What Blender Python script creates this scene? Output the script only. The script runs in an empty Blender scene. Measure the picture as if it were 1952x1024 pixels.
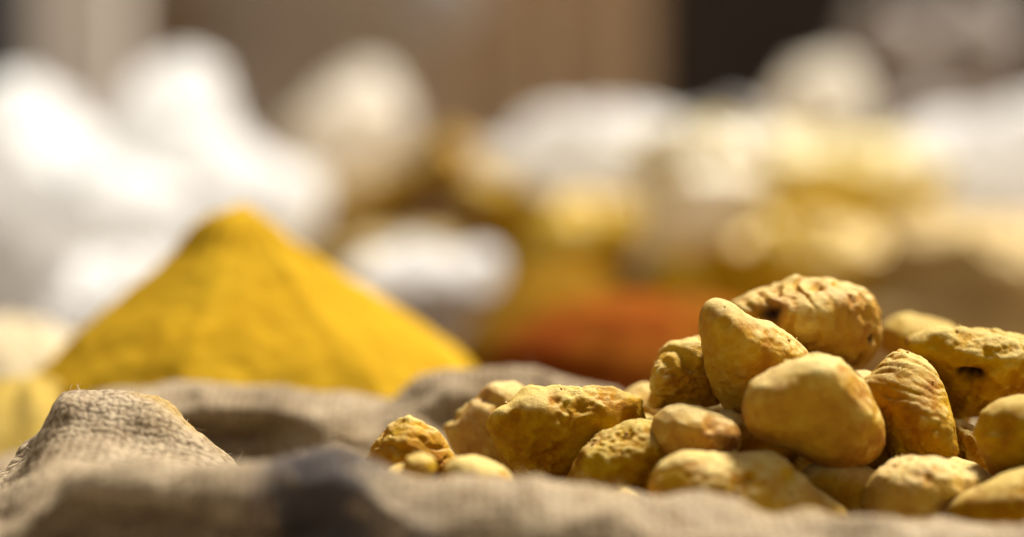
import bpy, bmesh, math, random
import numpy as np
from mathutils import Vector, Matrix

S = bpy.context.scene
COL = S.collection
rad = math.radians

# ------------------------------------------------------------------ camera
F, SW, PW, PH = 85.0, 36.0, 1952.0, 1024.0
CAMZ, PITCH, FOCUS, FSTOP = 1.0, 3.0, 0.735, 2.8
cd = bpy.data.cameras.new('camera'); cam = bpy.data.objects.new('camera', cd); COL.objects.link(cam)
cam.location = (0, 0, CAMZ); cam.rotation_euler = (rad(90 - PITCH), 0, 0)
cd.lens = F; cd.sensor_width = SW; cd.clip_start = 0.02; cd.clip_end = 200
cd.dof.use_dof = True; cd.dof.focus_distance = FOCUS; cd.dof.aperture_fstop = FSTOP
S.camera = cam

# ------------------------------------------------------------------ sky and sun
sv = Vector((0.36, 0.40, 0.86)).normalized()
elev = math.asin(sv.z); azim = math.atan2(sv.x, sv.y)
W = bpy.data.worlds.new('World'); S.world = W; W.use_nodes = True
nt = W.node_tree; bg = nt.nodes['Background']
sky = nt.nodes.new('ShaderNodeTexSky'); sky.sky_type = 'NISHITA'; sky.sun_disc = False
sky.sun_elevation = elev; sky.sun_rotation = azim; sky.dust_density = 1.0; sky.air_density = 1.0; sky.ozone_density = 0.5
ts = nt.nodes.new('ShaderNodeHueSaturation'); ts.inputs['Saturation'].default_value = .25
tm = nt.nodes.new('ShaderNodeMix'); tm.data_type = 'RGBA'; tm.blend_type = 'MULTIPLY'; tm.inputs[0].default_value = 1; tm.inputs[7].default_value = (1.0, .88, .74, 1)
nt.links.new(sky.outputs[0], ts.inputs['Color']); nt.links.new(ts.outputs[0], tm.inputs[6]); nt.links.new(tm.outputs[2], bg.inputs[0])
bg.inputs[1].default_value = 0.055
sl = bpy.data.lights.new('sun', 'SUN'); sl.energy = 5.0; sl.angle = rad(12); sl.color = (1, .95, .87)
so = bpy.data.objects.new('sun', sl); COL.objects.link(so)
so.rotation_euler = (-sv).to_track_quat('-Z', 'Y').to_euler()
S.view_settings.view_transform = 'Standard'; S.view_settings.look = 'None'
S.view_settings.exposure = 1.2; S.view_settings.gamma = 1

# ------------------------------------------------------------------ helpers
TP = math.tan(rad(PITCH)); CP, SP = math.cos(rad(PITCH)), math.sin(rad(PITCH))
K = SW / F / PW
def at(px, py, Y):
    """the point of the place that stands at distance Y on the line of sight of photo pixel px, py"""
    u = (px - PW / 2) * K; v = (PH / 2 - py) * K
    dy = CP + v * SP; dz = -SP + v * CP
    t = Y / dy
    return Vector((u * t, Y, CAMZ + dz * t))
def atx(px, Y): return (px - PW / 2) * K * Y / CP
def atz(py, Y): return at(0, py, Y).z

def h3(ix, iy, iz, seed):
    n = (ix * 374761393 + iy * 668265263 + iz * 2147483647 + seed * 1274126177) & 0xffffffff
    n = ((n ^ (n >> 13)) * 1274126177) & 0xffffffff
    n = n ^ (n >> 16)
    return (n & 0xffffff) / float(0xffffff)
def noise(P, sc, seed=0):
    Q = P / sc; I = np.floor(Q).astype(np.int64); f = Q - I; f = f * f * f * (f * (f * 6 - 15) + 10)
    out = 0
    for a in (0, 1):
        wx = f[:, 0] if a else 1 - f[:, 0]
        for b in (0, 1):
            wy = f[:, 1] if b else 1 - f[:, 1]
            for c in (0, 1):
                wz = f[:, 2] if c else 1 - f[:, 2]
                out = out + wx * wy * wz * h3(I[:, 0] + a, I[:, 1] + b, I[:, 2] + c, seed)
    return out * 2 - 1
def ssmooth(a, b, x):
    t = np.clip((x - a) / (b - a), 0, 1); return t * t * (3 - 2 * t)

def tag(o, label=None, cat=None, group=None, kind=None):
    if label: o['label'] = label
    if cat: o['category'] = cat
    if group: o['group'] = group
    if kind: o['kind'] = kind
    return o
def link(name, me, mat, parent=None, loc=(0, 0, 0)):
    o = bpy.data.objects.new(name, me); COL.objects.link(o); o.location = loc
    if parent: o.parent = parent
    if mat and not me.materials: me.materials.append(mat)
    return o
def empty(name, loc):
    o = bpy.data.objects.new(name, None); COL.objects.link(o); o.location = loc; o.empty_display_size = .02
    return o
def mesh_np(name, V, Fc, smooth=True):
    me = bpy.data.meshes.new(name); Fc = np.asarray(Fc, dtype=np.int32); n = Fc.shape[1]
    me.vertices.add(len(V)); me.vertices.foreach_set('co', np.asarray(V, dtype=np.float32).ravel())
    me.loops.add(Fc.size); me.loops.foreach_set('vertex_index', Fc.ravel())
    me.polygons.add(len(Fc)); me.polygons.foreach_set('loop_start', np.arange(0, Fc.size, n, dtype=np.int32))
    me.update(calc_edges=True); me.validate()
    if smooth: me.polygons.foreach_set('use_smooth', np.ones(len(me.polygons), dtype=bool))
    return me
def fattr(me, name, val):
    a = me.attributes.new(name, 'FLOAT', 'POINT'); a.data.foreach_set('value', np.asarray(val, dtype=np.float32))
def normals(V, Fc):
    Fc = np.asarray(Fc); a, b, c = V[Fc[:, 0]], V[Fc[:, 1]], V[Fc[:, 2]]
    fn = np.cross(b - a, c - a); N = np.zeros_like(V)
    for k in range(Fc.shape[1]):
        for d in range(3): N[:, d] += np.bincount(Fc[:, k], fn[:, d], len(V))
    return N / (np.linalg.norm(N, axis=1, keepdims=True) + 1e-12)
_ico = {}
def ico(n):
    if n not in _ico:
        bm = bmesh.new(); bmesh.ops.create_icosphere(bm, subdivisions=n, radius=1)
        V = np.array([v.co[:] for v in bm.verts]); Fc = np.array([[v.index for v in f.verts] for f in bm.faces]); bm.free()
        _ico[n] = (V, Fc)
    return _ico[n]
def grid_faces(nu, nv, wrap=False):
    i, j = np.meshgrid(np.arange(nu if wrap else nu - 1), np.arange(nv - 1), indexing='ij')
    i = i.ravel(); j = j.ravel(); i2 = (i + 1) % nu
    return np.stack([i * nv + j, i2 * nv + j, i2 * nv + j + 1, i * nv + j + 1], 1)
def box(name, mat, x0, x1, y0, y1, z0, z1, parent=None, bev=0.0, jit=0.0, org=None):
    bm = bmesh.new(); bmesh.ops.create_cube(bm, size=1)
    for v in bm.verts:
        v.co = Vector(((x0 + x1) / 2 + v.co.x * (x1 - x0), (y0 + y1) / 2 + v.co.y * (y1 - y0), (z0 + z1) / 2 + v.co.z * (z1 - z0)))
        if jit: v.co += Vector([random.uniform(-jit, jit) for _ in range(3)])
        if org: v.co -= Vector(org)
    if bev: bmesh.ops.bevel(bm, geom=bm.edges[:], offset=bev, segments=2, affect='EDGES')
    me = bpy.data.meshes.new(name); bm.to_mesh(me); bm.free()
    return link(name, me, mat, parent)

# ------------------------------------------------------------------ materials
def newmat(name):
    m = bpy.data.materials.new(name); m.use_nodes = True; t = m.node_tree
    return m, t, t.nodes['Principled BSDF'], t.links
def N(t, typ, **kw):
    n = t.nodes.new(typ)
    for k, v in kw.items():
        if k in n.inputs.keys(): n.inputs[k].default_value = v
        else: setattr(n, k, v)
    return n
def noise_node(t, vec, scale, detail=4, rough=.55, dist=0):
    n = t.nodes.new('ShaderNodeTexNoise'); n.inputs['Scale'].default_value = scale; n.inputs['Detail'].default_value = detail
    n.inputs['Roughness'].default_value = rough; n.inputs['Distortion'].default_value = dist
    if vec is not None: t.links.new(vec, n.inputs['Vector'])
    return n.outputs['Fac']
def ramp(t, fac, stops):
    r = t.nodes.new('ShaderNodeValToRGB'); e = r.color_ramp.elements
    while len(e) < len(stops): e.new(.5)
    for el, (p, c) in zip(e, stops): el.position = p; el.color = tuple(c) + (1,) if len(c) == 3 else c
    t.links.new(fac, r.inputs[0]); return r.outputs[0]
def maprange(t, fac, a, b, c=0, d=1):
    m = t.nodes.new('ShaderNodeMapRange'); m.interpolation_type = 'SMOOTHSTEP'
    for i, v in enumerate((a, b, c, d)): m.inputs[i + 1].default_value = v
    t.links.new(fac, m.inputs[0]); return m.outputs[0]
def mix(t, fac, a, b, blend='MIX'):
    m = t.nodes.new('ShaderNodeMix'); m.data_type = 'RGBA'; m.blend_type = blend
    for s, v in ((m.inputs[0], fac), (m.inputs[6], a), (m.inputs[7], b)):
        if isinstance(v, (int, float)): s.default_value = v
        elif isinstance(v, tuple): s.default_value = v + (1,) if len(v) == 3 else v
        else: t.links.new(v, s)
    return m.outputs[2]
def math_(t, op, a, b=None):
    m = t.nodes.new('ShaderNodeMath'); m.operation = op
    for s, v in ((m.inputs[0], a), (m.inputs[1], b)):
        if v is None: continue
        if isinstance(v, (int, float)): s.default_value = v
        else: t.links.new(v, s)
    return m.outputs[0]
def bump(t, h, strength, dist, p, prev=None):
    b = t.nodes.new('ShaderNodeBump'); b.inputs['Strength'].default_value = strength; b.inputs['Distance'].default_value = dist
    t.links.new(h, b.inputs['Height'])
    if prev is not None: t.links.new(prev, b.inputs['Normal'])
    t.links.new(b.outputs[0], p.inputs['Normal']); return b.outputs[0]
def objvec(t, rnd=True):
    tc = t.nodes.new('ShaderNodeTexCoord'); v = tc.outputs['Object']
    if rnd:
        oi = t.nodes.new('ShaderNodeObjectInfo'); a = t.nodes.new('ShaderNodeVectorMath'); a.operation = 'ADD'
        s = t.nodes.new('ShaderNodeVectorMath'); s.operation = 'SCALE'; s.inputs[3].default_value = 3.0
        c = t.nodes.new('ShaderNodeCombineXYZ')
        for i in range(3): t.links.new(oi.outputs['Random'], c.inputs[i])
        t.links.new(c.outputs[0], s.inputs[0]); t.links.new(v, a.inputs[0]); t.links.new(s.outputs[0], a.inputs[1])
        return a.outputs[0], oi.outputs['Random']
    return v, None

def mat_root():
    m, t, p, L = newmat('turmeric root skin')
    v, rnd = objvec(t)
    at_ = t.nodes.new('ShaderNodeAttribute'); at_.attribute_name = 'cav'; cav = at_.outputs['Fac']
    n1 = noise_node(t, v, 75, 6, .62, .3); n2 = noise_node(t, v, 330, 6, .7); n3 = noise_node(t, v, 1500, 4, .7)
    n4 = noise_node(t, v, 40, 3, .5)
    base = ramp(t, n1, [(.28, (.25, .078, .001)), (.42, (.36, .152, .002)), (.56, (.45, .230, .003)), (.72, (.52, .31, .008))])
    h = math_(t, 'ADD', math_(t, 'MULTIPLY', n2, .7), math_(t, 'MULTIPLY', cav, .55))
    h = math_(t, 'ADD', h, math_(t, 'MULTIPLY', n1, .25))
    pale = maprange(t, h, .64, 1.1)
    pale = math_(t, 'MULTIPLY', pale, maprange(t, n4, .34, .62, .3, .95))
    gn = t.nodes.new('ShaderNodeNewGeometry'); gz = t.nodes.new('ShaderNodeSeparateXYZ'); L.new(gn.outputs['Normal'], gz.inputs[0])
    # bright lit tops painted as a pale dusting on what faces up, patchy
    lit_top = math_(t, 'ADD', gz.outputs[2], math_(t, 'MULTIPLY', math_(t, 'SUBTRACT', h, .75), 1.0))
    lit_top = math_(t, 'MULTIPLY', maprange(t, lit_top, .3, .95), .58)
    c = mix(t, pale, base, (.58, .40, .06))
    c = mix(t, lit_top, c, (.70, .56, .235))
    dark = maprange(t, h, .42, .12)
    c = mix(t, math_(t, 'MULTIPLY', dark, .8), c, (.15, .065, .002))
    sp = maprange(t, n3, .68, .78)
    c = mix(t, math_(t, 'MULTIPLY', sp, .35), c, (.26, .11, .02))
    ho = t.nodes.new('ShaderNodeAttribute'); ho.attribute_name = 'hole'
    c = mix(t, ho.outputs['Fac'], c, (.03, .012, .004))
    hv = t.nodes.new('ShaderNodeHueSaturation')
    L.new(c, hv.inputs['Color']); L.new(maprange(t, rnd, 0, 1, .78, 1.06), hv.inputs['Value'])
    L.new(maprange(t, rnd, 1, 0, .93, 1.08), hv.inputs['Saturation'])
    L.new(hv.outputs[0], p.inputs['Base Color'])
    p.inputs['Roughness'].default_value = .65; p.inputs['Specular IOR Level'].default_value = .08
    p.inputs['Sheen Weight'].default_value = .0; p.inputs['Sheen Roughness'].default_value = .4
    p.inputs['Sheen Tint'].default_value = (1, .93, .75, 1)
    b = bump(t, n2, .9, .0016, p); bump(t, n3, .7, .0005, p, b)
    return m
def mat_powder(name, c0, c1, rough=.95, sc=1.0):
    m, t, p, L = newmat(name); v, rnd = objvec(t)
    n1 = noise_node(t, v, 22 * sc, 5, .6); n2 = noise_node(t, v, 700, 4, .7)
    L.new(ramp(t, n1, [(.3, c0), (.7, c1)]), p.inputs['Base Color']); p.inputs['Roughness'].default_value = rough
    p.inputs['Specular IOR Level'].default_value = .02
    bump(t, n2, .6, .0008, p); return m
def mat_burlap():
    m, t, p, L = newmat('burlap weave')
    uv = t.nodes.new('ShaderNodeUVMap').outputs[0]
    tc = t.nodes.new('ShaderNodeTexCoord'); ob = tc.outputs['Object']
    # wobble the thread coordinates
    nz = t.nodes.new('ShaderNodeTexNoise'); nz.inputs['Scale'].default_value = 260; nz.inputs['Detail'].default_value = 3
    L.new(uv, nz.inputs['Vector'])
    sb = t.nodes.new('ShaderNodeVectorMath'); sb.operation = 'SUBTRACT'; sb.inputs[1].default_value = (.5, .5, .5); L.new(nz.outputs['Color'], sb.inputs[0])
    sc = t.nodes.new('ShaderNodeVectorMath'); sc.operation = 'SCALE'; sc.inputs[3].default_value = .0036; L.new(sb.outputs[0], sc.inputs[0])
    ad = t.nodes.new('ShaderNodeVectorMath'); ad.operation = 'ADD'; L.new(uv, ad.inputs[0]); L.new(sc.outputs[0], ad.inputs[1])
    sx = t.nodes.new('ShaderNodeSeparateXYZ'); L.new(ad.outputs[0], sx.inputs[0])
    P = .0029
    def wave(o, k): return math_(t, 'SINE', math_(t, 'MULTIPLY', o, k))
    k = math.pi / P
    a = math_(t, 'ABSOLUTE', wave(sx.outputs[0], k)); b = math_(t, 'ABSOLUTE', wave(sx.outputs[1], k))
    # over-under: which thread is on top
    ch = math_(t, 'MULTIPLY', wave(math_(t, 'ADD', sx.outputs[0], 0.0), k), wave(sx.outputs[1], k))
    over = maprange(t, ch, -.4, .4)
    # the threads' crown heights
    ta = math_(t, 'MULTIPLY', a, math_(t, 'ADD', math_(t, 'MULTIPLY', over, .5), .5))
    tb = math_(t, 'MULTIPLY', b, math_(t, 'SUBTRACT', 1.0, math_(t, 'MULTIPLY', over, .5)))
    w = math_(t, 'MAXIMUM', ta, tb)
    gaps = noise_node(t, uv, 420, 3, .6)
    fib = noise_node(t, uv, 2600, 3, .7)
    big = noise_node(t, ob, 30, 4, .6); mid = noise_node(t, uv, 130, 4, .6)
    h = math_(t, 'ADD', math_(t, 'MULTIPLY', w, .6), math_(t, 'MULTIPLY', gaps, .75))
    h = math_(t, 'ADD', h, math_(t, 'MULTIPLY', fib, .2))
    c = ramp(t, big, [(.3, (.19, .135, .075)), (.5, (.27, .205, .125)), (.7, (.35, .275, .175))])
    c = mix(t, maprange(t, mid, .35, .7, 0, .5), c, (.12, .072, .035))
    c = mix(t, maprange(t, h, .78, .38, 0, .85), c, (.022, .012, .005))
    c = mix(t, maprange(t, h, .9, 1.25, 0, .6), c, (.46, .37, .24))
    fl = noise_node(t, uv, 620, 2, .5, .8); c = mix(t, maprange(t, fl, .60, .70, 0, .8), c, (.03, .017, .007))
    ink = t.nodes.new('ShaderNodeAttribute'); ink.attribute_name = 'ink'
    inkm = math_(t, 'MULTIPLY', ink.outputs['Fac'], maprange(t, h, .45, .8, .55, 1))
    c = mix(t, inkm, c, (.016, .018, .030))
    st = t.nodes.new('ShaderNodeAttribute'); st.attribute_name = 'shade_dust'
    c = mix(t, math_(t, 'MULTIPLY', st.outputs['Fac'], .75), c, (.27, .165, .022))  # painted hollow shade and turmeric dust share this tint
    L.new(c, p.inputs['Base Color']); p.inputs['Roughness'].default_value = .95; p.inputs['Specular IOR Level'].default_value = .1
    bump(t, h, .9, .0009, p)
    return m
def mat_plastic(name, col, rough=.35, trans=.35, spot=None):
    m, t, p, L = newmat(name); v, rnd = objvec(t)
    n1 = noise_node(t, v, 18, 3, .5); n2 = noise_node(t, v, 50, 5, .65)
    c = mix(t, maprange(t, n1, .3, .7), tuple(x * .88 for x in col), col)
    if spot: c = mix(t, maprange(t, noise_node(t, v, 26, 3, .5), .48, .60, 0, .85), c, spot)
    L.new(c, p.inputs['Base Color']); p.inputs['Roughness'].default_value = rough; p.inputs['Specular IOR Level'].default_value = .25
    bump(t, n2, .5, .004, p)
    tr = t.nodes.new('ShaderNodeBsdfTranslucent'); L.new(c, tr.inputs[0])
    mx = t.nodes.new('ShaderNodeMixShader'); mx.inputs[0].default_value = trans
    L.new(p.outputs[0], mx.inputs[1]); L.new(tr.outputs[0], mx.inputs[2]); L.new(mx.outputs[0], t.nodes['Material Output'].inputs[0])
    return m
def mat_plain(name, c0, c1, sc=8, rough=.8, stretch=(1, 1, 1), b=.002):
    m, t, p, L = newmat(name)
    tc = t.nodes.new('ShaderNodeTexCoord'); mp = t.nodes.new('ShaderNodeMapping'); mp.inputs['Scale'].default_value = stretch
    L.new(tc.outputs['Object'], mp.inputs[0]); n = noise_node(t, mp.outputs[0], sc, 6, .6)
    L.new(ramp(t, n, [(.3, c0), (.7, c1)]), p.inputs['Base Color']); p.inputs['Roughness'].default_value = rough
    bump(t, n, .5, b, p); return m

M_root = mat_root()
M_tur = mat_powder('turmeric powder', (.35, .195, .008), (.40, .245, .013))
M_pap = mat_powder('paprika powder', (.14, .018, .002), (.21, .075, .004))
M_burlap = mat_burlap()
M_white = mat_plastic('white plastic sheet', (.90, .895, .88), .6, .6)
M_cream = mat_plastic('cream plastic sheet', (.88, .83, .73), .6, .55)
M_yelbag = mat_plastic('cream plastic over turmeric', (.74, .61, .20), .30, .45, (.88, .82, .66))
M_sheet = mat_plastic('thin cream plastic sheet', (.74, .64, .40), .35, .4, (.84, .80, .70))
M_ochbag = mat_plastic('clear plastic over turmeric', (.56, .35, .004), .4, .25, (.66, .45, .015))
M_olive = mat_plain('dusty burlap', (.38, .26, .08), (.52, .38, .17), 20, .9)
M_wood = mat_plain('weathered wood', (.16, .10, .055), (.28, .19, .11), 12, .75, (8, 1, 8))
M_ground = mat_plain('dusty pavement', (.20, .17, .14), (.32, .28, .23), 6, .9)
M_taupe = mat_plain('taupe plaster', (.33, .27, .21), (.44, .37, .30), 3, .9)
M_brown = mat_plain('brown cloth', (.56, .41, .25), (.70, .54, .36), 5, .9, (6, 1, .6))
M_dark = mat_plain('dark boards', (.012, .007, .005), (.03, .018, .01), 5, .9)
M_beige = mat_plain('beige painted post', (.86, .78, .68), (.88, .81, .72), 4, .7)
M_navy = mat_plain('navy painted post', (.012, .014, .022), (.02, .022, .032), 4, .6)
M_grey = mat_plain('grey sacking', (.24, .20, .165), (.42, .36, .31), 12, .9)
M_greyc = mat_plastic('grey plastic sheet', (.60, .55, .51), .6, .35)

# ------------------------------------------------------------------ the lumpy body used for roots and bags
def outline_r(pts, cx, cy, n=360, sm=7):
    P = np.array(pts, float) - (cx, cy); th = np.linspace(0, 2 * math.pi, n, endpoint=False); R = np.zeros(n)
    A = P; B = np.roll(P, -1, 0)
    for i, a in enumerate(th):
        d = np.array([math.cos(a), math.sin(a)]); e = B - A
        den = d[0] * e[:, 1] - d[1] * e[:, 0]; den = np.where(abs(den) < 1e-9, 1e-9, den)
        t_ = (A[:, 0] * e[:, 1] - A[:, 1] * e[:, 0]) / den; s = (A[:, 0] * d[1] - A[:, 1] * d[0]) / den
        ok = (t_ > 0) & (s >= -1e-6) & (s <= 1 + 1e-6)
        R[i] = t_[ok].max() if ok.any() else 1
    def blur(R, k):
        w = np.exp(-np.linspace(-2, 2, 2 * k + 1) ** 2); w /= w.sum()
        return sum(np.roll(R, j - k) * w[j] for j in range(2 * k + 1))
    return blur(R, sm), blur(R, 40)
def lump(pts, Y, th, res=5, tilt=(0, 0), ridge=None, rough=1.0, pits=(), seed=1, ctr=None, scale=1.0, boxy=2.0, sm=7):
    """a closed body whose outline and place come from the photo, with its own thickness th (half) in depth"""
    P = np.array(pts, float)
    if ctr is None:
        x, y = P[:, 0], P[:, 1]; x1, y1 = np.roll(x, -1), np.roll(y, -1); a = x * y1 - x1 * y
        A = a.sum() / 2; ctr = (((x + x1) * a).sum() / 6 / A, ((y + y1) * a).sum() / 6 / A)
    R1, R2 = outline_r(pts, ctr[0], ctr[1], sm=sm)
    V, Fc = ico(res)
    t_ = np.arctan2(-V[:, 2], V[:, 0]) % (2 * math.pi); rho = np.sqrt(V[:, 0] ** 2 + V[:, 2] ** 2)
    idx = np.append(np.linspace(0, 2 * math.pi, 360, endpoint=False), 2 * math.pi)
    r1 = np.interp(t_, idx, np.append(R1, R1[0])); r2 = np.interp(t_, idx, np.append(R2, R2[0]))
    w = rho ** 2.2; r = rho * (r2 * (1 - w) + r1 * w)
    s = Y * K
    dx = r * np.cos(t_) * s; dz = -r * np.sin(t_) * s
    dy = np.sign(V[:, 1]) * th * (np.clip(1 - rho ** boxy, 0, 1)) ** (1 / 2.0)
    dy = dy + tilt[0] * dx + tilt[1] * dz
    Q = np.stack([dx, dy, dz], 1)
    Nn = normals(Q, Fc)
    off = np.array([seed * 1.37, seed * .71, seed * 2.1])
    D = scale * (.0015 * noise(Q + off, .013 * scale, seed) + .00055 * noise(Q + off, .0055 * scale, seed + 1))
    fine = .00034 * noise(Q + off, .0022 * scale, seed + 2) + .00018 * noise(Q + off, .0011 * scale, seed + 3)
    fine = fine * scale * (.35 + 1.0 * ssmooth(-.2, .5, noise(Q + off, .016 * scale, seed + 5)))
    D = (D + fine) * rough
    if ridge:
        ang, pitch, amp = ridge; a = rad(ang)
        c = Q[:, 0] * math.cos(a) + Q[:, 2] * math.sin(a) + .25 * Q[:, 1] + .0034 * noise(Q + off, .012, seed + 7) + .0012 * noise(Q + off, .004, seed + 8)
        ph = c / pitch; f = np.abs(ph - np.round(ph)) * 2
        g = -amp * (1 - ssmooth(0, .5, f)) * (.12 + .88 * ssmooth(-.35, .5, noise(Q + off, .009, seed + 9)))
        D += g; fine = fine + g * .5
    hole = np.zeros(len(Q))
    for (px, py, rp, dep) in pits:
        rr = (1 + .55 * noise(Q + off, .003 * scale, seed + 31)) * ((dx - (px - ctr[0]) * s) ** 2 + ((dz + (py - ctr[1]) * s) * (1.0)) ** 2) / (rp * s) ** 2
        front = (V[:, 1] < .15)
        g = -dep * np.exp(-rr * 1.3) * front
        D += g; fine = fine + (g * .6 if dep > 0 else 0)
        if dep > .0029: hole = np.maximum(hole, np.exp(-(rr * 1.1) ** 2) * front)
    Q = Q + Nn * D[:, None]
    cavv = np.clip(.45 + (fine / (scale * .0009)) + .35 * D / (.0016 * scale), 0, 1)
    me = mesh_np('lump', Q, Fc); fattr(me, 'cav', cavv); fattr(me, 'hole', hole)
    return me, at(ctr[0], ctr[1], Y)

def z1(L): return [(1200 + x / 1.955, 500 + y / 1.955) for x, y in L]
def z2(L): return [(650 + x / 2.738, 650 + y / 2.738) for x, y in L]
def p1(x, y): return 1200 + x / 1.955, 500 + y / 1.955
def p2(x, y): return 650 + x / 2.738, 650 + y / 2.738

# ------------------------------------------------------------------ the setting
TZ = CAMZ - .25
gm = mesh_np('ground', [(-40, -20, 0), (40, -20, 0), (40, 60, 0), (-40, 60, 0)], [[0, 1, 2, 3]], False)
tag(link('ground', gm, M_ground), kind='structure')

def wall_piece(name, x0, x1, y0, y1, z0, z1_, mat, label, cat, bev=.004):
    o = box(name, mat, 0, x1 - x0, 0, y1 - y0, 0, z1_ - z0, None, bev); o.location = (x0, y0, z0)
    return tag(o, label, cat)
YW = 4.6
wall_piece('plaster_wall', atx(-2600, YW), atx(905, YW), YW, YW + .25, 0, 3.4, M_taupe, 'blurred taupe plaster wall behind the white bags', 'wall')
wall_piece('rear_wall', atx(905, YW) , atx(4500, YW), 6.2, 6.45, 0, 3.4, M_dark, 'nearly black board wall deep behind the right side of the stall', 'wall')
o = wall_piece('wooden_post', atx(62, 3.9), atx(232, 3.9), 3.9, 4.05, 0, 3.0, M_beige, 'pale beige upright post at the upper left', 'post')
o = wall_piece('dark_post', atx(-190, 3.3), atx(22, 3.3), 3.3, 3.42, 0, 3.0, M_navy, 'dark navy upright post cut by the left edge', 'post')

# hanging cloth: folded curtain with thickness
def curtain(name, x0p, x1p, Y, z0, z1_, mat, label, cat):
    nu, nv = 160, 40; V = []
    x0, x1 = atx(x0p, Y), atx(x1p, Y)
    for side in (0, 1):
        for i in range(nu):
            u = i / (nu - 1)
            for j in range(nv):
                v = j / (nv - 1)
                y = Y + .018 * math.sin(u * 34 + .6 * math.sin(v * 3)) + .012 * math.sin(u * 71 + 1.3 * v) + side * .006
                V.append((x0 + (x1 - x0) * u + .01 * math.sin(v * 5 + u * 9), y, z0 + (z1_ - z0) * v))
    V = np.array(V); f = grid_faces(nu, nv); f2 = f[:, ::-1] + nu * nv
    o = link(name, mesh_np(name, V, np.vstack([f, f2])), mat); return tag(o, label, cat)
curtain('hanging_cloth', 800, 1255, 4.0, .02, 2.9, M_brown, 'soft brown cloth hanging behind the stall between pale wall and dark corner', 'cloth')

# table: planks, rails and legs
tb = empty('stall_table', (0, .35, 0)); tag(tb, 'rough wooden stall table carrying all the sacks and spice heaps', 'table')
yy = .36; k = 0
while yy < 3.1:
    w_ = random.Random(k).uniform(.11, .14)
    box('plank', M_wood, -1.3, 1.3, yy, yy + w_ - .004, TZ - .03 + .001 * (k % 3), TZ + .001 * (k % 3), tb, .003, 0, (0, .35, 0)); yy += w_; k += 1
for x in (-1.22, 1.14):
    for y in (.42, 2.95): box('leg', M_wood, x, x + .08, y, y + .08, 0, TZ - .032, tb, .004, 0, (0, .35, 0))

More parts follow.
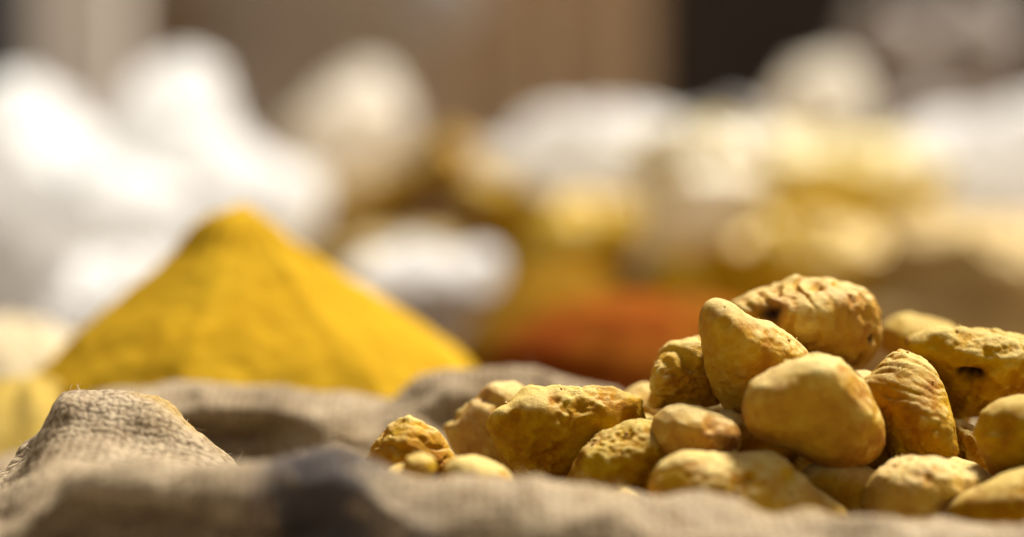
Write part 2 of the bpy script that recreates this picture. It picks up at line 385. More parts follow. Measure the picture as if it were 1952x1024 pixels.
# ------------------------------------------------------------------ the burlap sack that holds the roots
def sack():
    A = [(-900, 990), (-300, 1000), (-60, 1015), (10, 1010), (60, 958), (120, 902), (180, 882), (250, 880), (330, 892), (400, 894), (470, 905), (520, 885), (575, 866), (640, 858), (700, 872), (760, 898), (830, 914), (950, 926), (1100, 932), (1230, 936), (1330, 952), (1450, 970), (1650, 975), (1850, 982), (2200, 985), (2900, 990)]
    V1 = [(-900, 1000), (-200, 1000), (0, 940), (100, 905), (200, 905), (300, 920), (400, 950), (600, 1000), (800, 1040), (950, 1250), (2900, 1350)]
    B = [(-900, 980), (-250, 975), (-50, 935), (0, 905), (35, 872), (55, 830), (85, 788), (125, 764), (175, 754), (230, 752), (295, 764), (345, 797), (385, 842), (425, 890), (500, 960), (700, 1040), (950, 1300), (2900, 1400)]
    V2 = [(-900, 990), (-100, 960), (0, 930), (100, 880), (200, 850), (280, 880), (350, 980), (440, 1040), (560, 1010), (700, 1040), (950, 1300), (2900, 1400)]
    C0 = [(-900, 990), (-100, 950), (0, 920), (100, 860), (200, 830), (300, 850), (360, 900), (420, 960), (480, 960), (520, 900), (600, 890), (700, 900), (800, 880), (1000, 1000), (1200, 1250), (2900, 900)]
    C = [(-900, 960), (-100, 910), (0, 885), (70, 850), (130, 790), (200, 760), (280, 754), (350, 745), (450, 741), (540, 744), (600, 747), (680, 760), (725, 776), (755, 755), (800, 722), (850, 709), (930, 714), (1020, 713), (1090, 716), (1140, 727), (1230, 770), (1400, 800), (1700, 800), (2900, 840)]
    sh = lambda L, d: [(x, y + d) for x, y in L]
    drop = lambda a, b: [(x, y + (b if x < 300 else a if x > 800 else b + (a - b) * (x - 300) / 500)) for x, y in A]
    rows = [(.535, sh(A, 700)), (.565, sh(A, 400)), (.586, drop(300, 620)), (.602, drop(150, 420)), (.617, drop(50, 105)), (.630, sh(A, 6)), (.638, A), (.65, sh(A, 22)), (.672, V1), (.698, [(x, y * .35 + yb * .65) for (x, y), yb in zip(B, [np.interp(x, *zip(*V1)) for x, _ in B])]),
            (.714, sh(B, 14)), (.726, B), (.738, sh(B, 6)), (.75, [(x, y * .5 + yb * .5) for (x, y), yb in zip(B, [np.interp(x, *zip(*V2)) for x, _ in B])]), (.775, V2), (.81, C0), (.828, [(x, y * .55 + np.interp(x, *zip(*C0)) * .45) for x, y in C]), (.838, [(x, y * .85 + 8 + np.interp(x, *zip(*C0)) * .15) for x, y in C]), (.85, sh(C, 3)), (.866, C), (.882, sh(C, 45)), (.90, sh(C, 200)), (.915, sh(C, 420))]
    x0, x1 = -.36, .40; nx, ny = 760, 430
    X = np.linspace(x0, x1, nx); Yr = np.array([r[0] for r in rows]); Z = []
    for Y, L in rows:
        P = np.array(L, float); wx = np.array([atx(p, Y) for p in P[:, 0]]); wz = np.array([atz(p, Y) for p in P[:, 1]])
        z = np.interp(X, wx, wz); kk = 9; w = np.exp(-np.linspace(-2, 2, 2 * kk + 1) ** 2); w /= w.sum()
        z = np.convolve(np.pad(z, kk, mode='edge'), w, 'valid'); Z.append(z)
    Z = np.array(Z); Ys = np.linspace(Yr[0], Yr[-1], ny)
    # monotone cubic between the rows
    d = np.diff(Z, axis=0) / np.diff(Yr)[:, None]; mm = np.zeros_like(Z); mm[0] = d[0]; mm[-1] = d[-1]
    same = d[:-1] * d[1:] > 0; mm[1:-1] = np.where(same, 2 * d[:-1] * d[1:] / (d[:-1] + d[1:] + 1e-12 * (1 - same)), 0)
    G = np.zeros((nx, ny, 3))
    for j, y in enumerate(Ys):
        i = min(max(np.searchsorted(Yr, y) - 1, 0), len(Yr) - 2); h = Yr[i + 1] - Yr[i]; t_ = (y - Yr[i]) / h
        z = (2 * t_**3 - 3 * t_**2 + 1) * Z[i] + (t_**3 - 2 * t_**2 + t_) * h * mm[i] + (-2 * t_**3 + 3 * t_**2) * Z[i + 1] + (t_**3 - t_**2) * h * mm[i + 1]
        G[:, j, 0] = X; G[:, j, 1] = y; G[:, j, 2] = z
    V = G.reshape(-1, 3); fc = grid_faces(nx, ny)
    y0 = V[:, 1].copy(); zc = np.repeat(Z[[i for i, q in enumerate(rows) if q[0] == .866][0]], ny); za = np.repeat(Z[[i for i, q in enumerate(rows) if q[0] == .638][0]], ny)
    V[:, 1] += .026 * ssmooth(.003, .016, zc - V[:, 2]) * ssmooth(.79, .815, y0) * (1 - ssmooth(.85, .864, y0)) * (.25 + .75 * (1 - ssmooth(atx(480, .83), atx(640, .83), V[:, 0]))) * (V[:, 0] < .12)
    V[:, 1] += .030 * ssmooth(.004, .02, za - V[:, 2]) * (1 - ssmooth(.626, .637, y0)) * (.3 + .7 * (1 - ssmooth(atx(450, .62), atx(800, .62), V[:, 0])))
    V[:, 2] = np.maximum(V[:, 2], TZ + .004)
    Nn = normals(V, fc)
    D = .0030 * noise(V, .03, 3) + .0016 * (1 - 2 * np.abs(noise(V + .01 * noise(V, .03, 31)[:, None], .02, 33))) + .0014 * noise(V * np.array([1, .6, 1]), .012, 4) + .0006 * noise(V, .005, 5) + .0003 * noise(V, .0022, 6)
    # soft pleats running over the rolled rim
    D += .0012 * np.sin(V[:, 0] / .0062 + 6 * noise(V, .05, 9)) * ssmooth(.1, .6, noise(V, .06, 12))
    V2_ = V + Nn * D[:, None]
    # uv in metres, v by arc length
    G2 = V2_.reshape(nx, ny, 3); seg = np.linalg.norm(np.diff(G.reshape(nx, ny, 3), axis=1), axis=2); arc = np.concatenate([np.zeros((nx, 1)), np.cumsum(seg, 1)], 1)
    me = mesh_np('burlap_sack', V2_, fc)
    uvl = me.uv_layers.new(name='UVMap'); li = np.zeros(len(me.loops), dtype=np.int32); me.loops.foreach_get('vertex_index', li)
    U = np.stack([V[:, 0], arc.reshape(-1)], 1).astype(np.float32); uvl.data.foreach_set('uv', U[li].ravel())
    def spot(px, py, Y, rx, ry, rz=None):
        c = at(px, py, Y); return np.exp(-(((V[:, 0] - c.x) / rx) ** 2 + ((V[:, 1] - c.y) / ry) ** 2) ** 1.3)
    nzv = noise(V, .008, 21) * .5 + noise(V, .003, 22) * .3
    ink = spot(600, 900, .622, .0145, .026) * 1.15 + spot(655, 880, .63, .012, .02) * .7 + spot(800, 950, .60, .007, .02) * .8 + spot(540, 960, .60, .01, .012) * .6 + spot(700, 990, .59, .006, .01) * .4
    ink = np.clip(ink * (.8 + nzv), 0, .8)
    shade_dust = spot(335, 860, .735, .012, .02) + spot(560, 830, .80, .03, .02) * .6 + spot(690, 830, .80, .025, .02) * .8  # shade of the hollow and inner rim wall, painted into the cloth
    shade_dust = shade_dust + .45 * ssmooth(.0, .5, noise(V, .012, 51) + .5 * noise(V, .004, 52)) * ssmooth(-.07, -.02, V[:, 0]) * ssmooth(.622, .645, V[:, 1]) * (1 - ssmooth(.80, .86, V[:, 1]))
    fattr(me, 'ink', ink); fattr(me, 'shade_dust', np.clip(shade_dust * (.7 + nzv), 0, 1))
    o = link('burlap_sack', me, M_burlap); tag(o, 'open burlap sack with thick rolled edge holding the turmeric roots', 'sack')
    # stray fibres standing off the weave: one part
    rng = np.random.RandomState(5); fv = []; ff = []
    for q in range(2600):
        i = rng.randint(5, nx - 5); j = rng.randint(20, ny - 30); p = G2[i, j]; n = Nn[i * ny + j]
        d = n * rng.uniform(.2, 1) + rng.normal(0, .7, 3); d /= np.linalg.norm(d); c = rng.normal(0, .6, 3); Ln = rng.uniform(.0015, .005); r_ = rng.uniform(.00004, .00008)
        s1 = np.cross(d, [0.3, .5, .8]); s1 /= np.linalg.norm(s1); s2 = np.cross(d, s1); b0 = len(fv)
        for kq in range(4):
            tq = kq / 3; cc = p + d * Ln * tq + c * Ln * .5 * tq * tq; rr = r_ * (1 - .6 * tq)
            for a_ in (0, 2.094, 4.189): fv.append(cc + (s1 * math.cos(a_) + s2 * math.sin(a_)) * rr)
        for kq in range(3):
            for e in range(3):
                e2 = (e + 1) % 3; ff.append([b0 + kq * 3 + e, b0 + kq * 3 + e2, b0 + kq * 3 + 3 + e2, b0 + kq * 3 + 3 + e])
    fo = link('loose_fibres', mesh_np('loose_fibres', np.array(fv), ff), mat_plain('jute fibre', (.5, .4, .26), (.65, .55, .4), 50), o); fo['kind'] = 'stuff'
    return o
sack()

# ------------------------------------------------------------------ the turmeric roots in the sack
GR = 'turmeric roots heaped in the burlap sack'
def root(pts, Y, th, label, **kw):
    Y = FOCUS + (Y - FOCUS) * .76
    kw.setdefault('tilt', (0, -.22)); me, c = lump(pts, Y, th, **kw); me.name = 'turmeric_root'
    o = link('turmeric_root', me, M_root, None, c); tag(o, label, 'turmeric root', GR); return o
root(z1([(370, 150), (450, 100), (560, 74), (615, 54), (665, 66), (735, 54), (790, 72), (860, 80), (910, 120), (935, 190), (940, 250), (925, 310), (900, 360), (860, 395), (800, 400), (700, 400), (560, 370), (450, 300), (380, 220)]),
     .785, .020, 'ribbed round turmeric root crowning the back of the heap', res=6, ridge=(-4, .0064, .0021), seed=11, sm=4,
     pits=[(*p1(500, 175), 22, .003), (*p1(885, 275), 9, .004), (*p1(850, 180), 14, .0012)])
root(z1([(252, 220), (255, 165), (280, 135), (315, 128), (355, 145), (420, 185), (520, 225), (600, 280), (665, 330), (680, 420), (640, 520), (540, 580), (430, 590), (370, 560), (325, 500), (300, 440), (275, 380), (262, 290)]),
     .738, .018, 'smooth pointed turmeric root with blunt tip standing up at the upper left of the heap', res=6, seed=12, rough=.75, boxy=2.6, tilt=(.15, -.3), pits=[(*p1(335, 215), 10, .0008)], sm=4)
root(z1([(55, 440), (70, 390), (110, 325), (150, 290), (210, 270), (260, 265), (330, 300), (370, 400), (350, 540), (280, 560), (180, 545), (90, 550), (62, 500)]),
     .762, .017, 'darker pitted turmeric root tucked behind the left of the pointed one', res=6, seed=13, rough=1.5, ridge=(60, .012, .0018), pits=[(*p1(215, 345), 14, .0016), (*p1(130, 360), 12, .0012)])
root(z1([(412, 560), (420, 490), (450, 430), (520, 380), (590, 345), (660, 335), (730, 340), (790, 360), (830, 400), (870, 450), (910, 520), (950, 590), (975, 650), (978, 700), (955, 740), (890, 775), (820, 795), (740, 780), (680, 750), (600, 710), (520, 680), (450, 640), (420, 600)]),
     .70, .019, 'large smooth turmeric root lying across the middle with shaded brown face', res=6, seed=14, rough=.7, boxy=2.9, tilt=(.4, -.38),
     pits=[(*p1(905, 640), 12, .0013), (*p1(600, 600), 55, .002), (*p1(840, 560), 26, -.0022), (*p1(700, 400), 40, -.0018)])
root(z1([(860, 445), (940, 370), (1010, 325), (1060, 345), (1110, 390), (1150, 440), (1180, 510), (1205, 590), (1212, 680), (1200, 740), (1100, 780), (980, 760), (930, 650), (880, 520)]),
     .735, .019, 'finely wrinkled leaf shaped turmeric root to the right of the large smooth one', res=6, seed=15, ridge=(68, .0036, .0007), rough=.9, tilt=(-.1, .25), pits=[(*p1(940, 480), 12, .0012)])
root(z1([(1005, 300), (1050, 262), (1110, 245), (1200, 240), (1300, 240), (1400, 248), (1470, 265), (1540, 300), (1600, 380), (1590, 500), (1500, 570), (1300, 590), (1200, 580), (1150, 480), (1080, 380)]),
     .768, .018, 'long ribbed turmeric root at the right with a dark hole in its side', res=6, seed=16, rough=1.3, ridge=(5, .0060, .0008),
     pits=[(*p1(1230, 402), 15, .0055), (*p1(1262, 404), 13, .005), (*p1(1195, 400), 10, .003)])
root(z1([(935, 240), (1000, 202), (1060, 198), (1130, 205), (1200, 225), (1250, 270), (1230, 350), (1100, 380), (1000, 370), (930, 330)]),
     .84, .018, 'blurred pale turmeric root peeping up behind the ribbed ones', seed=17)
root(z1([(1298, 640), (1318, 560), (1370, 510), (1440, 485), (1520, 476), (1620, 520), (1680, 620), (1640, 740), (1560, 810), (1450, 820), (1345, 805), (1308, 730)]),
     .70, .018, 'plump turmeric root half cut off by the right edge', seed=18, rough=.8, pits=[(*p1(1335, 640), 12, -.002), (*p1(1370, 600), 12, .0014)])
root(z1([(1180, 930), (1240, 862), (1330, 820), (1420, 785), (1500, 765), (1620, 760), (1700, 830), (1680, 960), (1560, 1010), (1300, 1010), (1200, 980)]),
     .668, .016, 'yellow turmeric root in the bottom right corner above the sack edge', seed=19, rough=.8, pits=[(*p1(1450, 820), 12, .0012)])
root(z1([(868, 900), (880, 840), (920, 770), (980, 735), (1050, 715), (1120, 718), (1190, 740), (1235, 768), (1290, 766), (1328, 800), (1300, 840), (1240, 860), (1200, 920), (1180, 990), (1000, 1010), (880, 980)]),
     .69, .017, 'oval turmeric root with a small stubby knob on its right end', res=6, seed=20, rough=.7, sm=3, pits=[(*p1(1080, 775), 9, .001), (*p1(1215, 800), 12, .0014)])
root(z1([(62, 840), (90, 770), (140, 720), (190, 692), (260, 698), (350, 708), (450, 702), (530, 715), (590, 750), (640, 800), (700, 850), (780, 900), (830, 940), (800, 1010), (400, 1030), (150, 1000), (70, 920)]),
     .676, .017, 'long flat turmeric root with a crater lying at the bottom centre by the sack edge', res=6, seed=21, rough=.75, tilt=(.15, 0),
     pits=[(*p1(430, 775), 12, .0018), (*p1(395, 800), 18, .0010), (*p1(150, 800), 22, .0015), (*p1(590, 790), 12, .001)])
root(z1([(73, 610), (90, 570), (130, 538), (190, 525), (260, 530), (330, 555), (390, 590), (414, 630), (412, 700), (330, 740), (200, 750), (110, 750), (82, 690)]),
     .708, .016, 'small pale turmeric root wedged left of the large smooth one', res=6, seed=22, rough=.7, pits=[(*p1(290, 590), 14, .0016), (*p1(215, 640), 5, .0008)])
root(z1([(330, 555), (375, 553), (412, 570), (440, 620), (400, 680), (340, 660)]), .735, .011, 'sliver of yellow turmeric root showing behind the small pale one', res=4, seed=33)
root(z1([(840, 408), (880, 405), (910, 420), (920, 470), (880, 500), (820, 480)]), .76, .012, 'sliver of turmeric root showing between the ribbed and the leaf shaped ones', res=4, seed=34)
root(z1([(1190, 590), (1240, 585), (1290, 600), (1330, 680), (1340, 760), (1290, 790), (1210, 770), (1180, 690)]), .745, .014, 'deep brown rough turmeric root in the gap under the holed one', seed=23, rough=1.6)
root(z2([(1170, 760), (1195, 650), (1240, 560), (1320, 490), (1420, 455), (1520, 412), (1620, 400), (1720, 450), (1740, 600), (1700, 740), (1560, 860), (1400, 900), (1200, 880)]),
     .715, .016, 'knobbly yellow turmeric root sloping up below the small pale one', res=6, seed=24, rough=1.35, pits=[(*p2(1480, 640), 14, .0013), (*p2(1330, 600), 12, .0008)])
root(z2([(742, 400), (765, 350), (830, 318), (900, 268), (980, 238), (1100, 245), (1220, 240), (1340, 228), (1430, 233), (1530, 258), (1582, 292), (1598, 400), (1560, 520), (1440, 640), (1300, 740), (1120, 790), (950, 780), (880, 730), (830, 620), (790, 530), (755, 460)]),
     .742, .017, 'broad craggy turmeric root leading the left of the heap, pitted on top', res=6, tilt=(.25, -.38), boxy=2.5, seed=25, rough=1.45, sm=4,
     pits=[(*p2(1370, 260), 13, .0014), (*p2(1430, 262), 9, .0016), (*p2(920, 370), 12, .0014), (*p2(1110, 290), 11, .001), (*p2(1240, 320), 16, .0014), (*p2(840, 345), 16, -.0014)])
root(z2([(528, 450), (580, 390), (640, 320), (710, 245), (780, 205), (910, 185), (970, 208), (1040, 240), (1080, 400), (980, 640), (830, 680), (700, 660), (600, 590), (555, 520)]),
     .785, .016, 'soft blurred turmeric root just behind the craggy one', seed=26, ridge=(40, .013, .0016), pits=[(*p2(720, 270), 10, .0015)])
root(z2([(128, 610), (170, 520), (240, 430), (300, 400), (360, 378), (420, 408), (500, 460), (560, 540), (605, 610), (600, 700), (480, 760), (300, 760), (150, 720)]),
     .715, .014, 'small peaked turmeric root with layered grooves at the far left of the heap', res=6, seed=27, ridge=(82, .0048, .0016), rough=1.1)
root(z2([(322, 660), (345, 605), (420, 580), (482, 608), (500, 670), (470, 730), (350, 740)]), .668, .0075, 'tiny round turmeric nub in front of the peaked root', res=5, seed=28, rough=.6)
root(z2([(528, 655), (600, 605), (670, 600), (750, 625), (830, 665), (885, 712), (900, 790), (800, 860), (600, 860), (510, 760)]), .672, .011, 'low patchy turmeric root right of the tiny round nub', seed=29, rough=1.0, pits=[(*p2(800, 735), 10, .001)])
root(z2([(200, 700), (250, 655), (320, 636), (400, 640), (440, 700), (420, 760), (260, 770)]), .68, .009, 'small pale turmeric root behind the tiny round nub on its left', seed=30, rough=.6)
root(z2([(1340, 850), (1400, 795), (1480, 775), (1560, 800), (1610, 860), (1560, 940), (1400, 940)]), .662, .009, 'pale top of a turmeric root just above the front sack edge', seed=31, rough=.6)
root(z2([(860, 800), (900, 750), (950, 742), (1000, 790), (1020, 850), (900, 880)]), .664, .008, 'pale stub of turmeric against the front sack edge below the craggy root', res=4, seed=32, rough=.6)
# roots buried lower in the heap
rng = random.Random(4)
for i in range(40):
    px = rng.uniform(1000, 2250); Y = rng.uniform(.70, .82); top = np.interp(px, [950, 1250, 1400, 1700, 2300], [900, 800, 760, 760, 800]) + (0.82 - Y) * 500
    py = top + rng.uniform(120, 210); a, b = rng.uniform(85, 120), rng.uniform(55, 75); tl = rng.uniform(-.5, .5)
    pts = [(px + a * math.cos(q) * math.cos(tl) - b * math.sin(q) * math.sin(tl), py + a * math.cos(q) * math.sin(tl) + b * math.sin(q) * math.cos(tl)) for q in np.linspace(0, 2 * math.pi, 14, endpoint=False)]
    root(pts, Y, .013, 'turmeric root buried in shadow among the others deep in the heap', res=4, seed=60 + i)
for i, (px, py, Y) in enumerate([(1345, 800, .80), (1440, 850, .775), (1680, 890, .75), (1245, 800, .80), (1560, 770, .80), (1750, 800, .79), (1300, 900, .74), (1180, 850, .78), (1060, 850, .79)]):
    pts = [(px + 95 * math.cos(q), py + 62 * math.sin(q) * (1 + .15 * math.cos(2 * q + i))) for q in np.linspace(0, 2 * math.pi, 14, endpoint=False)]
    root(pts, Y, .014, 'turmeric root buried in shadow among the others deep in the heap', res=4, seed=120 + i)
# ------------------------------------------------------------------ the turmeric powder cone
def cone(name, label, cat, mat, apx, apy, Y, left, right, base_py, seed=1, facets=9, noise_amp=.0012, group=None):
    """left/right: profile as (px offset from apex, py) lists"""
    s = Y * K; ap = at(apx, apy, Y); nr, na = 110, 360
    H = (base_py - apy) * s
    def prof(L):
        P = np.array([(0, apy)] + L, float); z = (P[:, 1] - apy) * s; r = abs(P[:, 0]) * s; return z, r
    zl, rl = prof(left); zr, rr_ = prof(right)
    hs = np.linspace(0, 1, nr) ** .9 * H
    RL, RR = np.interp(hs, zl, rl), np.interp(hs, zr, rr_)
    kk = 1; w = np.ones(2 * kk + 1) / (2 * kk + 1)
    RL = np.convolve(np.pad(RL, kk, mode='edge'), w, 'valid'); RR = np.convolve(np.pad(RR, kk, mode='edge'), w, 'valid'); RL[0] = RR[0] = 0
    rg = np.random.RandomState(seed); fa = np.sort((np.arange(facets) + rg.uniform(-.3, .3, facets)) / facets * 2 * math.pi); V = []
    th = np.linspace(0, 2 * math.pi, na, endpoint=False)
    df = np.min(np.abs((th[:, None] - fa[None] + math.pi) % (2 * math.pi) - math.pi), axis=1)
    fac = np.cos(math.pi / facets) / np.cos(np.clip(math.pi / facets - df, 0, 1.2)) ; fac = 1 + (fac - 1) * .55; fac /= fac.max()
    wl = (1 - np.cos(th)) / 2
    for i in range(na):
        R = (RL * wl[i] + RR * (1 - wl[i])) * (fac[i] if abs(math.cos(th[i])) < .93 else 1 * .5 + fac[i] * .5)
        V.append(np.stack([R * math.cos(th[i]), R * math.sin(th[i]), -hs], 1))
    V = np.concatenate(V); fc = grid_faces(na, nr, True); Nn = -normals(V, fc[:, ::-1])
    Nn = np.where((Nn[:, 2:3] < 0), -Nn, Nn)
    ang = np.arctan2(V[:, 1], V[:, 0]); A3 = np.stack([np.cos(ang) * 3, np.sin(ang) * 3, V[:, 2] * 6], 1)
    D = noise_amp * (1.6 * noise(A3, .9, seed) + .8 * noise(A3 * np.array([1, 1, .5]), .4, seed + 1)) + .0005 * noise(V, .006, seed + 2) + .0009 * noise(V, .018, seed + 4)
    D *= np.clip(np.hypot(V[:, 0], V[:, 1]) / .02, .1, 1)
    V = V + Nn * D[:, None]
    me = mesh_np(name, V, fc); o = link(name, me, mat, None, ap); return tag(o, label, cat, group)
cone('turmeric_powder_pile', 'tall peaked heap of bright yellow turmeric powder behind the sack', 'spice heap', M_tur, 466, 384, .975,
     [(-22, 396), (-68, 409), (-104, 434), (-138, 480), (-190, 532), (-262, 590), (-318, 635), (-385, 700), (-408, 722), (-425, 770)], [(14, 396), (50, 420), (100, 455), (175, 505), (275, 572), (360, 625), (425, 680), (460, 722), (475, 770)], 772, seed=6, facets=7)

# ------------------------------------------------------------------ sacks and bags on the table behind
def sack_body(parent, x0p, x1p, top_py, Y, th, mat, seed=1, name='sack_body', flare=.1):
    cx = (atx(x0p, Y) + atx(x1p, Y)) / 2; a = (atx(x1p, Y) - atx(x0p, Y)) / 2; zt = atz(top_py, Y) - TZ; na, nv = 120, 50; V = []
    for i in range(na):
        t_ = 2 * math.pi * i / na
        for j in range(nv):
            v = j / (nv - 1); r = 1 + flare * math.sin(math.pi * v * .9) - .12 * (1 - v) ** 3 - .25 * max(0, v - .93) / .07
            ex = .8; c, s_ = math.cos(t_), math.sin(t_)
            V.append((a * r * np.sign(c) * abs(c) ** ex, th * r * np.sign(s_) * abs(s_) ** ex, .0 + zt * v))
    V.append((0, 0, zt)); V = np.array(V); D = .006 * noise(V + seed, .05, seed) + .003 * noise(V * np.array([1, 1, .3]) + seed, .018, seed + 1)
    n = V.copy(); n[:, 2] = 0; n /= (np.linalg.norm(n, axis=1, keepdims=True) + 1e-6); V = V + n * D[:, None]
    V[:, 2] = np.clip(V[:, 2], 0.002, None)
    fc = grid_faces(na, nv, True); me = mesh_np(name, V, fc)
    o = link(name, me, mat, parent, Vector((cx, Y, TZ + .003)) - parent.location); return o
def far(Y): return .97 + (Y - .97) * 1.8
def crumple(me, amp, seed, sc=1.0):
    n = len(me.vertices); V = np.zeros(n * 3, dtype=np.float32); me.vertices.foreach_get('co', V); V = V.reshape(-1, 3).astype(float)
    Fc = np.zeros(len(me.polygons) * 3, dtype=np.int32); me.loops.foreach_get('vertex_index', Fc); Nn = normals(V, Fc.reshape(-1, 3))
    W = V + .02 * sc * np.stack([noise(V + q, .05 * sc, seed + q) for q in range(3)], 1)
    rdg = lambda sc_, sd: 1 - 2 * np.abs(noise(W + sd, sc_ * sc, sd))
    D = amp * (.9 * noise(W, .07 * sc, seed) + .55 * rdg(.06, seed + 5) + .3 * rdg(.028, seed + 6) + .14 * rdg(.013, seed + 7))
    D = D - D.mean() - .15 * amp
    me.vertices.foreach_set('co', (V + Nn * D[:, None]).astype(np.float32).ravel()); me.update()
def bag(name, label, cat, pts, Y, th, mat, body=None, seed=1, rough=1.0, part='cover', group=None, tilt=(0, 0), scale=3.2, ridge=None, cr=.016, shr=(.94, .86)):
    th *= far(Y) / Y; Y = far(Y); m_ = np.array(pts, float).mean(0); pts = [(m_[0] + (x - m_[0]) * shr[0], m_[1] + (y - m_[1]) * shr[1] + 6) for x, y in pts]
    me, c = lump(pts, Y, th, res=6, seed=seed, rough=rough, scale=scale, tilt=tilt, sm=4)
    crumple(me, cr * Y / 1.7, seed + 70)
    root_ = empty(name, (c.x, c.y, TZ + .003)); tag(root_, label, cat, group)
    link(part, me, mat, root_, c - root_.location)
    if body: sack_body(root_, body[0], body[1], body[2], Y, th * .9, body[3], seed)
    return root_
G1 = 'white plastic bags behind the powder cone'
bag('plastic_bag', 'tall peaked white plastic bag standing right behind the powder cone', 'bag', [(170, 300), (225, 215), (275, 135), (335, 85), (390, 95), (435, 165), (485, 265), (540, 315), (605, 345), (628, 400), (600, 460), (520, 540), (380, 620), (240, 600), (150, 470)], 1.5, .09, M_white, (200, 590, 500, M_white), 3, 1.3, group=G1, shr=(1.04, .97), cr=.010)
bag('plastic_bag', 'white plastic bag rising at the left edge beside the peaked one', 'bag', [(-140, 300), (-80, 190), (30, 158), (100, 180), (200, 245), (280, 290), (300, 400), (200, 500), (20, 460), (-120, 420)], 1.45, .09, M_white, (-150, 280, 400, M_white), 4, 1.2, group=G1, shr=(1.08, .95))
bag('plastic_bag', 'slumped white plastic bag filling the dip between the two tall white bags', 'bag', [(20, 380), (60, 290), (150, 240), (250, 260), (330, 330), (340, 470), (240, 560), (100, 540), (40, 470)], 1.38, .06, M_white, (70, 300, 500, M_white), 23, 1.0, group=G1)
bag('plastic_bag', 'small pale grey plastic bag low behind the left slope of the powder cone', 'bag', [(90, 560), (130, 490), (200, 460), (290, 480), (330, 560), (280, 650), (150, 660)], 1.25, .05, M_white, (90, 320, 580, M_white), 5, 1.0, group=G1)
bag('cloth_bundle', 'cream rounded bundle leaning right above the white bags', 'bundle', [(560, 330), (545, 250), (580, 185), (650, 140), (720, 125), (775, 150), (795, 200), (775, 260), (735, 300), (700, 350), (665, 420), (610, 420)], 1.75, .08, M_cream, (570, 680, 400, M_ochbag), 6, 1.2, shr=(.92, .88), cr=.009)
bag('plastic_pouch', 'bright white pouch lying low between the powder cone and the paprika', 'pouch', [(640, 500), (680, 462), (770, 446), (860, 450), (925, 465), (950, 492), (940, 540), (895, 562), (820, 555), (740, 545), (670, 535)], 1.3, .05, M_white, (760, 900, 540, M_grey), 7, 1.0, shr=(.9, .72), cr=.010)
bag('spice_sack', 'sack with long white plastic cover at the centre behind the paprika', 'sack', [(875, 300), (915, 258), (1000, 222), (1100, 205), (1200, 205), (1300, 220), (1360, 270), (1320, 350), (1200, 370), (1060, 355), (980, 395), (890, 400)], 1.5, .08, M_white, (890, 1290, 330, M_ochbag), 8, 1.3)
bag('spice_sack', 'wide sack under yellowish crumpled plastic right of centre', 'sack', [(1200, 300), (1280, 235), (1400, 222), (1540, 232), (1660, 262), (1760, 262), (1850, 300), (1840, 390), (1700, 440), (1560, 430), (1440, 420), (1280, 400)], 1.42, .09, M_yelbag, (1240, 1740, 380, M_ochbag), 9, 1.6)
bag('round_bundle', 'round cream knotted bundle sitting on top of the crumpled plastic', 'bundle', [(1475, 190), (1495, 130), (1560, 100), (1620, 125), (1648, 185), (1635, 250), (1570, 285), (1500, 260)], 1.62, .04, M_cream, (1480, 1640, 250, M_cream), 10, .8)
bag('plastic_bag', 'large white plastic bag at the right edge behind the yellowish plastic', 'bag', [(1640, 300), (1740, 235), (1840, 200), (1960, 170), (2100, 180), (2160, 290), (2080, 410), (1900, 440), (1760, 400), (1670, 370)], 1.6, .09, M_white, (1660, 2140, 380, M_cream), 11, 1.2)
bag('spice_sack', 'golden yellow sack of turmeric rising behind the paprika heap', 'sack', [(1000, 470), (1015, 400), (1060, 355), (1130, 350), (1200, 370), (1240, 430), (1230, 520), (1120, 560), (1020, 550)], 1.32, .06, M_ochbag, (1000, 1240, 500, M_ochbag), 12, 1.0)
bag('plastic_sheet', 'cream crumpled plastic sheet drooping over the golden sack', 'sheet', [(1175, 300), (1240, 240), (1360, 235), (1480, 270), (1470, 380), (1440, 450), (1350, 480), (1300, 540), (1235, 560), (1180, 520), (1190, 420), (1225, 370)], 1.24, .04, M_sheet, (1200, 1330, 520, M_ochbag), 13, 1.2)
bag('spice_sack', 'ochre sack between the cream sheet and the dusty right hand sack', 'sack', [(1290, 520), (1360, 430), (1450, 390), (1560, 385), (1660, 405), (1740, 470), (1720, 600), (1560, 660), (1360, 640)], 1.3, .07, M_ochbag, (1370, 1680, 540, M_ochbag), 14, 1.2)
bag('spice_sack', 'dusty beige burlap sack filling the right edge behind the roots', 'sack', [(1620, 500), (1680, 420), (1800, 390), (1960, 400), (2080, 440), (2120, 560), (2000, 640), (1780, 640), (1650, 600)], 1.27, .09, M_olive, (1620, 2120, 560, M_olive), 15, 1.3)
cone('paprika_pile', 'blurred low heap of brick red paprika powder between cone and roots', 'spice heap', M_pap, 1230, 556, 1.2,
     [(-80, 562), (-200, 590), (-290, 650), (-330, 740), (-380, 880)], [(80, 562), (200, 590), (300, 660), (380, 760), (420, 880)], 900, seed=9)
cone('ochre_powder_pile', 'blurred brownish ochre heap rising just behind the paprika', 'spice heap', mat_powder('brown ochre powder', (.17, .075, .006), (.25, .13, .008)), 1090, 500, 1.42,
     [(-60, 510), (-140, 560), (-210, 640), (-280, 760), (-330, 900)], [(60, 508), (160, 545), (260, 620), (340, 740), (400, 900)], 930, seed=15)
cone('pale_powder_pile', 'soft pale yellow low heap at the left edge next to the powder cone', 'spice heap', mat_powder('pale gram flour', (.42, .34, .20), (.48, .40, .26)), 10, 600, 1.12,
     [(-60, 615), (-160, 660), (-260, 740), (-400, 880)], [(60, 612), (130, 650), (200, 720), (330, 880)], 900, seed=10)
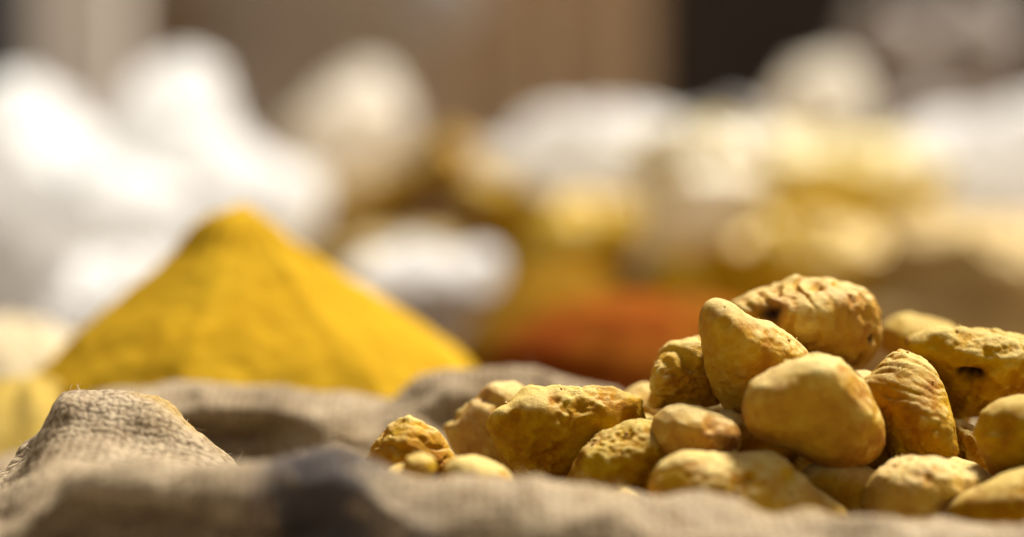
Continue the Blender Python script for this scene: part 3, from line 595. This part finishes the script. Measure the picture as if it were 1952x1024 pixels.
cone('turmeric_powder_pile', 'low golden mound at the left edge in front of the pale heap', 'spice heap', mat_powder('golden powder', (.30, .20, .03), (.38, .27, .08)), 50, 716, .935,
     [(-60, 730), (-160, 770), (-260, 840), (-400, 940)], [(60, 726), (130, 750), (220, 830), (330, 940)], 960, seed=12)

# a bag of turmeric roots behind the powder cone, roots seen one by one as blurred lumps
rt = empty('spice_sack', (atx(760, far(1.48)), far(1.48), TZ + .003)); tag(rt, 'sack of turmeric roots between the white bags and the centre sack', 'sack')
sack_body(rt, 610, 930, 440, far(1.48), .11, M_olive, 31)
protos = []
for q in range(4):
    a, b = 70 + 8 * q, 45 + 4 * q
    me, _ = lump([(a * math.cos(w_), b * math.sin(w_) * (1 + .2 * math.cos(w_ * 2 + q))) for w_ in np.linspace(0, 2 * math.pi, 16, endpoint=False)], .74, .014, res=4, seed=200 + q, rough=1.4, ctr=(0, 0)); me.name = 'turmeric_root'; me.materials.append(M_root); protos.append(me)
rng = random.Random(9)
for i in range(46):
    u = rng.uniform(-1, 1); px = 770 + 170 * u; dep = rng.uniform(-.07, .07)
    py = np.interp(px, [600, 680, 780, 850, 900, 950], [430, 370, 330, 290, 300, 380]) + rng.uniform(0, 90)
    o = link('turmeric_root', protos[i % 4], None, None, at(px, py, far(1.48) + dep)); o.rotation_euler = [rng.uniform(0, 6.28) for _ in range(3)]; o.scale = [rng.uniform(1.0, 1.5)] * 3
    tag(o, 'blurred turmeric root in the sack behind the powder cone', 'turmeric root', 'turmeric roots in the sack behind the powder cone')

# grey sacks far behind on the right
for i, (pts, Y) in enumerate([([(1600, 140), (1640, 40), (1720, 15), (1800, 60), (1800, 170), (1740, 240), (1640, 230)], 3.6), ([(1740, 100), (1780, 20), (1860, 5), (1930, 60), (1935, 160), (1870, 220), (1780, 200)], 3.75), ([(1680, 260), (1720, 190), (1830, 180), (1900, 220), (1900, 320), (1800, 360), (1700, 330)], 3.45)]):
    me, c = lump(pts, Y, .10, res=5, seed=40 + i, rough=1.6, scale=5); crumple(me, .03, 44 + i); o = link('grey_sack', me, M_grey, None, c)
    tag(o, ['blurred grey sack in front of the dark corner, left of the upper pair', 'blurred grey sack at the upper right corner', 'blurred grey sack lowest of the three at the upper right'][i], 'sack', 'grey sacks stacked at the back')
ex = empty('crate_stack', (atx(1790, 3.6), 3.6, 0)); tag(ex, 'dark wooden crate stack carrying the grey sacks at the back', 'crates')
for q in range(5): box('crate', M_wood, -.3, .3, -.16, .16, q * .19, q * .19 + .17, ex, .006)
bag('grey_bag', 'low grey bag just behind the yellowish plastic, left of the round bundle', 'bag', [(1240, 275), (1300, 235), (1400, 215), (1500, 205), (1560, 230), (1540, 310), (1400, 330), (1260, 320)], 1.85, .06, M_greyc, (1280, 1520, 300, M_greyc), 50)

# crumbs broken off the roots, lying in the heap and on the cloth
bpy.context.view_layer.update(); dg = bpy.context.evaluated_depsgraph_get()
rng = np.random.RandomState(17); cv = []; cf = []; IV, IF = ico(1)
for q in range(900):
    px, y_ = rng.uniform(650, 2000), rng.uniform(.625, .80)
    hit, loc, nrm, idx, ob, mt = S.ray_cast(dg, (atx(px, y_), y_, 1.3), (0, 0, -1))
    if not hit or loc.z < TZ + .05 or nrm.z < .45: continue
    if ob.name.startswith('turmeric_root') and rng.rand() < .72: continue
    r_ = rng.uniform(.0002, .0006) * (2.2 if rng.rand() < .06 else 1)
    P = IV * r_ * rng.uniform(.6, 1.3, (1, 3)) * (1 + .35 * rng.normal(0, .5, (len(IV), 1))) + np.array(loc) + np.array([0, 0, r_ * .4])
    cf += (IF + len(cv) * 1).tolist() if False else (IF + sum(len(a) for a in cv)).tolist(); cv.append(P)
if cv:
    me = mesh_np('turmeric_crumbs', np.concatenate(cv), cf, False); fattr(me, 'cav', np.full(len(me.vertices), .55)); fattr(me, 'hole', np.zeros(len(me.vertices)))
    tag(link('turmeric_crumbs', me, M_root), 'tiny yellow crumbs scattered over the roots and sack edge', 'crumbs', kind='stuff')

# bundle hanging from a cord against the brown cloth, top centre
hb = empty('hanging_bundle', (atx(825, 3.6), 3.6, atz(60, 3.6))); tag(hb, 'small grey bundle hanging at the top centre in front of the wall edge', 'bundle')
me, c = lump([(765, 0), (780, -60), (830, -90), (880, -60), (895, 10), (860, 55), (800, 50)], 3.6, .06, res=5, seed=71, scale=4); crumple(me, .02, 72)
link('bundle_body', me, M_greyc, hb, c - hb.location)
box('cord', M_wood, -.006, .006, -.006, .006, .10, 1.6, hb, .002)
# shelf box on the plaster wall
wb = empty('wall_box', (atx(290, 4.5), 4.5, atz(112, 4.5))); tag(wb, 'small dark wooden box fixed to the plaster wall above the peaked white bag', 'box')
box('box_body', M_wood, -.075, .075, -.09, .09, 0, .13, wb, .005); box('lid', M_wood, -.08, .08, -.095, .095, .132, .145, wb, .004)
